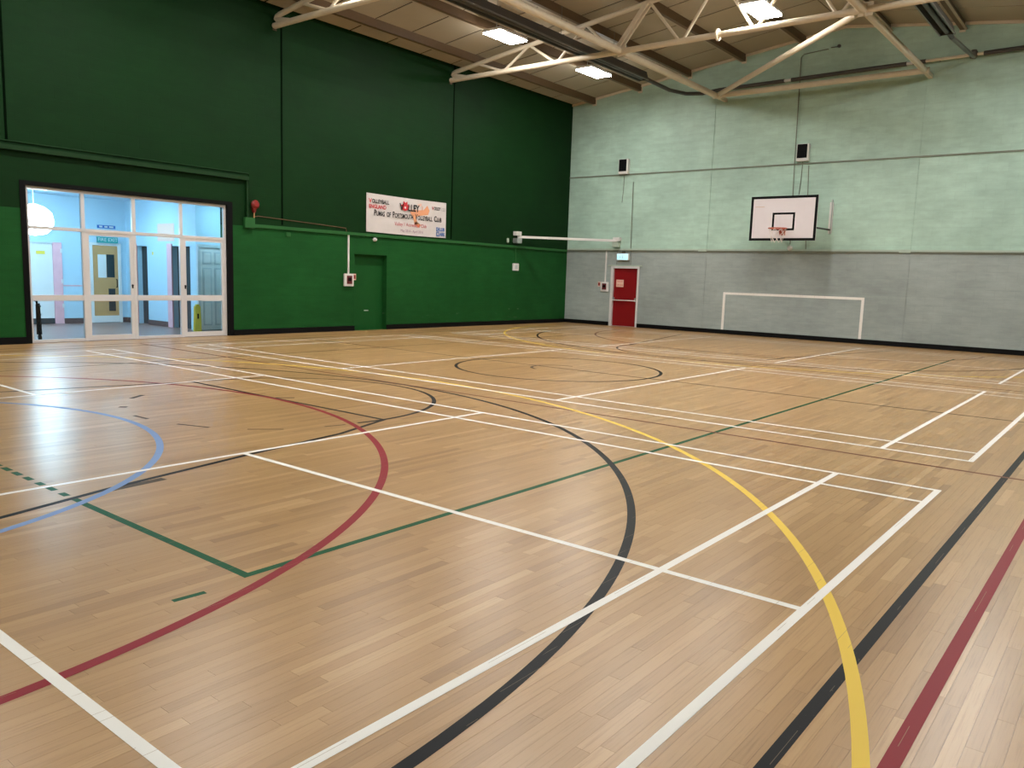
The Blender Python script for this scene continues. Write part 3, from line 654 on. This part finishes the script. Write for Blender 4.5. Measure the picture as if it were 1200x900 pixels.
# ------------------------------------------------------------------ rails, trunking and wall devices
ra = thing('wall_rail', 'green painted trunking rail along the green wall at door head height', 'rail', (XG, 13, 2.42))
obj('rail', MB().box(XG, XG+.045, 7.10, YG-.05, 2.445, 2.525), M['green_dev'], ra, bevel=.006); obj('junction_box', MB().box(XG, XG+.08, 6.84, 7.10, 2.42, 2.66), M['green_dev'], ra, bevel=.008)
ra = thing('trunking', 'dark green pipe trunking over the glazed screen, dropping to the junction box', 'rail', (XG, 3, 2.66))
obj('horizontal_run', MB().box(XG+.001, XG+.09, YB, 6.95, 3.47, 3.56), M['green_dark'], ra, bevel=.008); obj('vertical_drop', MB().box(XG+.001, XG+.06, 6.90, 6.95, 2.66, 3.47), M['green_dark'], ra, bevel=.006)
obj('wire', MB().tube([(XG+.014, YB, 3.63), (XG+.014, 6.98, 3.63), (XG+.014, 6.98, 2.66)], .012, 6), M['green_dark'], ra)
ra = thing('wall_rail', 'grey conduit rail along the gable wall below the basketball board', 'rail', (-6, YG, 2.5))
obj('rail', MB().box(XG+.05, XR, YG-.04, YG, 2.50, 2.575), M['mint'], ra, bevel=.006); obj('painted_shadow_strip', MB().box(XG+.05, XR, YG-.055, YG-.04, 2.50, 2.53), M['mintdark'], ra)  # dark strip paints a shadow line along the rail's lower edge
for xx in (-4.19, -9.99): obj('coupling', MB().box(xx-.14, xx+.14, YG-.07, YG, 2.49, 2.58), M['mint'], ra, bevel=.01)
# alarm call points
def callpoint(side, u, z, top, label, redd):
    if side == 'g':
        P = lambda u0, u1, d0, d1, z0, z1: MB().box(XG+d0, XG+d1, u0, u1, z0, z1); base = (XG, u, z-.16)
    else:
        P = lambda u0, u1, d0, d1, z0, z1: MB().box(u0, u1, YG-d1, YG-d0, z0, z1); base = (u, YG, z-.16)
    t = thing('alarm_call_point', label, 'alarm', base)
    obj('back_box', P(u-.15, u+.15, 0, .06, z-.16, z+.16), M['white'], t, bevel=.01); obj('red_switch', P(u-.08, u+.08, .06, .075, z-.10, z+.11), M['maroon'], t)
    obj('dark_window', P(u-.05, u+.05, .075, .08, z-.03, z+.06), M['black'], t); obj('conduit', P(u-.02, u+.02, 0, .03, z+.16, top), M['white'], t)
    s = obj('sign_plate', P(u+redd-.05, u+redd+.05, 0, .01, z+.0, z+.16), M['inkpale'], t); obj('red_print', P(u+redd-.035, u+redd+.035, .01, .012, z+.03, z+.13), M['reddev'], s)
callpoint('g', 9.865, 1.31, 2.445, 'white alarm call point under a white conduit by the recessed green door', .21)
callpoint('f', -13.485, 1.30, 2.50, 'white alarm call point under a white conduit beside the red fire door', -.24)
# socket box
t = thing('socket_box', 'small white switch box on the green wall under the white bar bracket', 'socket', (XG, 16.75, 1.74))
obj('back_box', MB().box(XG, XG+.05, 16.60, 16.90, 1.73, 1.96), M['white'], t, bevel=.01); obj('dark_key', MB().box(XG+.05, XG+.06, 16.70, 16.82, 1.79, 1.90), M['lobbygrey'], t); obj('conduit', MB().box(XG, XG+.02, 16.73, 16.76, 1.96, 2.445), M['green_dev'], t)
# small camera under rail
t = thing('wall_sensor', 'tiny white sensor fixed just under the green rail below the banner', 'sensor', (XG, 10.74, 2.33))
obj('body', MB().lathe((XG, 10.74, 2.38), [(.05, 0), (.05, .05), (.03, .09)], 14, 'x'), M['white'], t)
t = thing('wall_sensor', 'small pale fitting beside the bracket box on the green wall', 'sensor', (XG, 16.30, 2.58))
obj('body', MB().box(XG, XG+.06, 16.27, 16.34, 2.60, 2.74), M['mint'], t, bevel=.01)
t = thing('wall_sensor', 'faint green fitting just under the rail between the screen and the call point', 'sensor', (XG, 8.05, 2.28))
obj('body', MB().box(XG, XG+.04, 7.97, 8.10, 2.30, 2.40), M['green_dev'], t, bevel=.01)
# red sounder with cable
t = thing('alarm_sounder', 'red alarm bell on the green wall above the junction box', 'alarm', (XG, 7.10, 2.78))
obj('bell', MB().lathe((XG+.05, 7.10, 2.96), [(.05, -.05), (.09, .0), (.10, .05), (.06, .10)], 18, 'x'), M['reddev'], t, smooth=True)
obj('horn', MB().prism([(7.04, 2.94), (7.16, 2.94), (7.12, 2.78), (7.08, 2.78)], 'x', XG, XG+.07), M['reddev'], t); obj('stem', MB().tube([(XG+.02, 7.11, 2.80), (XG+.02, 7.11, 2.66)], .014, 8), M['oakdoor'], t)
obj('alarm_cable', MB().tube([(XG+.012, 7.12, 2.69), (XG+.012, 7.22, 2.71), (XG+.012, 8.6, 2.66), (XG+.012, 9.78, 2.61), (XG+.012, 9.80, 2.52)], .010, 6), M['brown'], label='brown cable pinned along the green wall from the red bell', cat='cable')
# white bar across the corner
t = thing('corner_bar', 'white square bar spanning the corner between bracket boxes on both walls', 'bar', (-14, 18.1, 2.6))
A, B = (XG+.10, 16.72, 2.80), (-13.06, YG-.10, 2.83)
obj('bar', MB().bar(A, B, .075, .075), M['white'], t, bevel=.006)
obj('bracket_box', MB().box(XG+.001, XG+.20, 16.58, 16.82, 2.60, 2.76), M['galv'], t, bevel=.008); obj('bracket_cap', MB().box(XG+.001, XG+.18, 16.58, 16.82, 2.84, 2.97), M['white'], t, bevel=.008)
obj('bracket_plate', MB().box(XG+.001, XG+.02, 16.58, 16.82, 2.58, 2.98), M['green_dark'], t)
obj('bracket_box', MB().box(-13.18, -12.95, YG-.18, YG-.001, 2.62, 2.78), M['mint'], t, bevel=.008); obj('bracket_cap', MB().box(-13.18, -12.93, YG-.16, YG-.001, 2.82, 2.94), M['white'], t, bevel=.008)
# exit sign over the red door
t = thing('exit_sign', 'glowing cyan exit sign hanging over the red door', 'sign', (-12.80, YG-.06, 2.18))
obj('case', MB().box(-13.03, -12.57, YG-.10, YG-.05, 2.19, 2.42), M['white'], t, bevel=.008)
obj('lit_face', MB().box(-13.00, -12.60, YG-.104, YG-.10, 2.215, 2.395), emit('exit_face', (.08, .62, .85), .75), t)
obj('pictogram', MB().box(-12.83, -12.77, YG-.107, YG-.104, 2.25, 2.33).box(-12.82, -12.78, YG-.107, YG-.104, 2.34, 2.375).add([(-12.95, YG-.107, 2.30), (-12.89, YG-.107, 2.345), (-12.89, YG-.107, 2.255)], [(0, 1, 2)]).box(-12.89, -12.85, YG-.107, YG-.104, 2.285, 2.315), M['white'], t)
for xx in (-13.07, -12.53): obj('cable', MB().tube([(xx, YG-.008, 2.5), (xx, YG-.008, 2.04)], .008, 6), M['heater2'], t)
obj('mounting', MB().box(-12.84, -12.76, YG-.09, YG, 2.42, 2.50), M['heater2'], t)
# wall speakers
def speaker(x, z, label):
    t = thing('wall_speaker', label, 'speaker', (x, YG, z-.23), 'boxed speakers high on the gable wall')
    obj('cabinet', MB().box(x-.17, x+.17, YG-.16, YG, z-.24, z+.23), M['white'], t, bevel=.008); obj('black_grille', MB().box(x-.15, x+.13, YG-.168, YG-.16, z-.16, z+.22), M['black'], t)
    for k in range(6): obj('grille_bar', MB().box(x-.15, x+.13, YG-.172, YG-.168, z-.13+k*.06, z-.12+k*.06), M['black'], t)
    obj('cable', MB().tube([(x-.02, YG-.01, z-.24), (x-.03, YG-.01, z-.75), (x-.06, YG-.01, z-1.15)], .010, 6), M['mintdark'], t)
speaker(-12.92, 5.23, 'white boxed speaker with black front high above the red door'); speaker(-7.08, 5.28, 'white boxed speaker with black front high above the basketball board')
# conduits on the gable wall
def pipe(pts, r, label, m='mintdark'): return obj('conduit', MB().tube([(p[0], YG-.045, p[1]) for p in pts], r, 6), M[m], label=label, cat='conduit')
pipe([(-12.57, 4.72), (-12.54, 2.58)], .012, 'thin vertical conduit on the mint wall right above the red door')
pipe([(-6.91, 4.92), (-6.81, 2.58)], .012, 'thin vertical conduit dropping behind the right part of the basketball board')
pipe([(-6.62, 8.02), (-6.7, 8.02), (-7.28, 7.98), (-7.36, 7.90), (-7.32, 5.10), (-7.27, 2.72)], .014, 'thin conduit running from the ridge down past the speaker and the basketball board')
t = thing('gas_valve', 'small dark valve on the gable wall just under the ridge', 'valve', (-6.35, YG, 8.0)); obj('body', MB().lathe((-6.35, YG-.02, 8.07), [(.03, -.06), (.045, -.03), (.045, .02), (.02, .02)], 12, 'y'), M['heater2'], t); obj('lever', MB().box(-6.55, -6.35, YG-.09, YG-.07, 8.03, 8.05), M['heater2'], t)
t = thing('junction_box', 'white round junction box on the rail below the basketball board', 'box', (-7.27, YG, 2.56)); obj('body', MB().lathe((-7.27, YG, 2.61), [(.075, 0), (.075, -.06), (.06, -.09)], 18, 'y'), M['white'], t, smooth=True); obj('lid', MB().lathe((-7.27, YG-.09, 2.61), [(.05, 0), (.045, -.012)], 18, 'y'), M['white'], t)

# ------------------------------------------------------------------ basketball board
bx0, bx1, bz0, bz1, by = -7.93, -6.10, 2.745, 3.945, 18.20
bb = thing('basketball_hoop', 'white rectangular basketball board with black border and orange ring on the grey wall', 'basketball hoop', ((bx0+bx1)/2, YG, bz0))
bo = obj('backboard', MB().box(bx0, bx1, by, by+.03, bz0, bz1), M['board'], bb)
def frame_rect(x0, x1, z0, z1, wd, name):
    m_ = MB(); a, b = by-.004, by
    m_.box(x0, x1, a, b, z0, z0+wd).box(x0, x1, a, b, z1-wd, z1).box(x0, x0+wd, a, b, z0+wd, z1-wd).box(x1-wd, x1, a, b, z0+wd, z1-wd)
    obj(name, m_, M['black'], bo)
frame_rect(bx0, bx1, bz0, bz1, .068, 'border_stripe'); cxb = (bx0+bx1)/2+.02
frame_rect(cxb-.31, cxb+.31, 3.02, 3.50, .055, 'target_square')
obj('faded_patch', MB().box(bx0+.12, bx0+.38, by-.002, by, 3.66, 3.67), M['oakdoor'], bo)
rz = 3.05; rc = (cxb-.0, by-.38, rz)
obj('rim', MB().torus(rc, .235, .014, 40, 8), M['orange'], bb, smooth=True)
obj('rim_bracket', MB().box(rc[0]-.09, rc[0]+.09, by-.17, by, rz-.012, rz+.012).box(rc[0]-.08, rc[0]+.08, by-.02, by, rz-.16, rz+.03).prism([(by-.13, rz-.01), (by-.01, rz-.01), (by-.01, rz-.15)], 'x', rc[0]-.07, rc[0]-.06).prism([(by-.13, rz-.01), (by-.01, rz-.01), (by-.01, rz-.15)], 'x', rc[0]+.06, rc[0]+.07), M['orange'], bb)
m_ = MB(); nn = 8
lv = [(.228, 0), (.205, -.09), (.175, -.18), (.15, -.27), (.14, -.36)]
for k in range(nn):
    for s in (-1, 1):
        m_.tube([(rc[0]+r*math.cos(2*math.pi*(k+s*.5*i)/nn), rc[1]+r*math.sin(2*math.pi*(k+s*.5*i)/nn), rz-.01+h) for i, (r, h) in enumerate(lv)], .0055, 5)
obj('net', m_, M['net'], bb)
for sx, xw in ((-1, -7.80), (1, -6.19)):
    obj('wall_plate', MB().box(xw-.05, xw+.05, YG-.035, YG, 3.02, 3.88), M['white'], bb, bevel=.006)
    xb_ = xw + (-.14 if sx > 0 else .14)
    for z in (3.12,): obj('support_arm', MB().tube([(xw, YG-.03, z), (xb_, by+.06, z)], .025, 8), M['heater'] if z < 3.3 else M['galv'], bb, smooth=True)
    obj('hinge_pin', MB().tube([(xw+.02, YG-.05, 3.0), (xw+.02, YG-.05, 3.95)], .016, 8), M['galv'], bb)
    obj('board_rail', MB().box(xb_-.03, xb_+.03, by+.03, by+.07, bz0+.1, bz1-.1), M['galv'], bb)
obj('cross_rail', MB().box(bx0+.1, bx1-.1, by+.07, by+.10, 3.09, 3.15).box(bx0+.1, bx1-.1, by+.07, by+.10, 3.69, 3.75), M['galv'], bb)

# ------------------------------------------------------------------ volleyball banner
Y0, Y1, Z0, Z1 = 10.45, 13.45, 2.575, 3.565
bn = thing('club_banner', 'white vinyl volleyball club banner with black and red lettering on the green wall', 'banner', (XG, (Y0+Y1)/2, Z0))
# gently rippled sheet
nu, nv = 36, 12; vs = []
for j in range(nv+1):
    for i in range(nu+1):
        u, v = i/nu, j/nv; rp = .008*math.sin(9*u+3*v)*math.sin(math.pi*v)*math.sin(math.pi*u) + .006*math.sin(17*u-6*v)*math.sin(math.pi*u)*math.sin(math.pi*v)
        vs.append((XG+.020+rp, Y0+(Y1-Y0)*u, Z0+(Z1-Z0)*v-.01*math.sin(math.pi*u)))
fs_ = [(j*(nu+1)+i, j*(nu+1)+i+1, (j+1)*(nu+1)+i+1, (j+1)*(nu+1)+i) for j in range(nv) for i in range(nu)]
nV = len(vs); m_ = MB(); m_.add(vs + [(p[0]-.004, p[1], p[2]) for p in vs], fs_ + [tuple(nV+k for k in f[::-1]) for f in fs_])
sh = obj('vinyl_sheet', m_, M['banner'], bn, smooth=True)
XT = XG+.037; R_, U_ = (0, 1, 0), (0, 0, 1); W_ = Y1-Y0; H_ = Z1-Z0
def T(s, size, u, v, mat, align='LEFT', sx=1.0, bold=0.0, dx=0): obj('lettering', text_mb(s, size, (XT+dx, Y0+u*W_, Z0+v*H_), R_, U_, align, sx, bold), M[mat], bn)
# orange ball and hand figure behind the lettering
def blob(pts, mat, dx): obj('print_shape', MB().add([(XT+dx, Y0+u*W_, Z0+v*H_) for u, v in pts], [tuple(range(len(pts)))]), M[mat], bn)
blob([(.74, .86), (.77, .72), (.75, .60), (.66, .56), (.60, .52), (.61, .36), (.64, .33), (.58, .30), (.555, .50), (.52, .62), (.53, .70), (.62, .70), (.69, .72)], 'inkorange', -.004)
blob([(.57, .33), (.60, .40), (.66, .30), (.63, .22)], 'inkorange', -.004); blob([(.61, .86), (.66, .90), (.67, .84), (.64, .80)], 'inkpale', -.004)
T('V', .16, .022, .80, 'inkred', bold=.004); T('OLLEYBALL', .14, .058, .80, 'ink', sx=.84, bold=.004); T('ENGLAND', .14, .022, .66, 'inkred', sx=.92, bold=.004)
T('V', .25, .388, .73, 'ink', bold=.008); T('LLEY', .25, .49, .73, 'ink', bold=.008, sx=.82); T('1', .22, .655, .73, 'inkorange', bold=.004)
cxr, czr = Y0+.455*W_, Z0+.75*H_
m_ = MB(); pr_ = [(.105*(1.0 if i % 2 else 1.62)*math.cos(math.pi*i/7+.2), .105*(1.0 if i % 2 else (1.62 if math.sin(math.pi*i/7+.2) > -.2 else 1.05))*math.sin(math.pi*i/7+.2)) for i in range(14)]
m_.add([(XT, cxr, czr)] + [(XT, cxr+a, czr+b) for a, b in pr_], [(0, i+1, (i+1) % 14+1) for i in range(14)]); obj('print_shape', m_, M['inkred'], bn)
m_ = MB(); m_.add([(XT+.002, cxr+.035*math.cos(k*math.pi/6), czr-.02+.03*math.sin(k*math.pi/6)) for k in range(12)], [tuple(range(12))]); obj('print_shape', m_, M['banner'], bn)
T('V', .12, .80, .80, 'inkred', bold=.003); T('OLLEY', .12, .828, .80, 'ink', sx=.78, bold=.003); T('123', .13, .925, .79, 'inkgrey', sx=.85)
def run(parts, u0, u1, v, mat, gap=.012, bold=.003):   # big and small capitals set one after another, fitted between u0 and u1
    ms = []; x = 0
    for txt, size, sp in parts:
        m_ = text_mb(txt, size, (0, 0, 0), (1, 0, 0), (0, 0, 1), 'LEFT', 1.0, bold); xs = [p[0] for p in m_.v]; zs = [p[2] for p in m_.v]
        ms.append((m_, x-min(xs), min(zs))); x += max(xs)-min(xs)+gap+sp
    k = (u1-u0)*W_/x
    for m_, dx, zb in ms:
        obj('lettering', MB().add([(XT, Y0+u0*W_+(p[0]+dx)*k, Z0+v*H_+p[2]-zb) for p in m_.v], m_.f), M[mat], bn)
run([('P', .22, 0), ('UMAS', .17, .10), ('OF', .17, .10), ('P', .22, 0), ('ORTSMOUTH', .17, .10), ('V', .22, 0), ('OLLEYBALL', .17, .10), ('C', .22, 0), ('LUB', .17, 0)], .085, .935, .43, 'ink', bold=.004)
T('Volley 1 Accredited Club', .135, .53, .27, 'inkred', 'CENTER', sx=.88); T('May 2014 - April 2016', .10, .545, .10, 'inkpurple', 'CENTER', sx=.95)
for r_, (c, rest) in enumerate((('C', 'LUB'), ('M', 'ARK'))):
    zc = Z0+(.225-.135*r_)*H_
    obj('print_shape', MB().box(XT-.003, XT-.001, Y0+.865*W_, Y0+.905*W_, zc-.058, zc+.058), M['inkblue'], bn)
    T(c, .11, .885, (zc-Z0)/H_, 'banner', 'CENTER', bold=.003, dx=.001); T(rest, .13, .912, (zc-Z0)/H_, 'inkblue', sx=.85, bold=.006)
for u in (.004, .996):
    for v in (.03, .97): obj('eyelet', MB().lathe((XG+.012, Y0+u*W_+(.03 if u < .5 else -.03), Z0+v*H_), [(.02, 0), (.02, .012), (.012, .014)], 10, 'x'), M['galv'], bn)
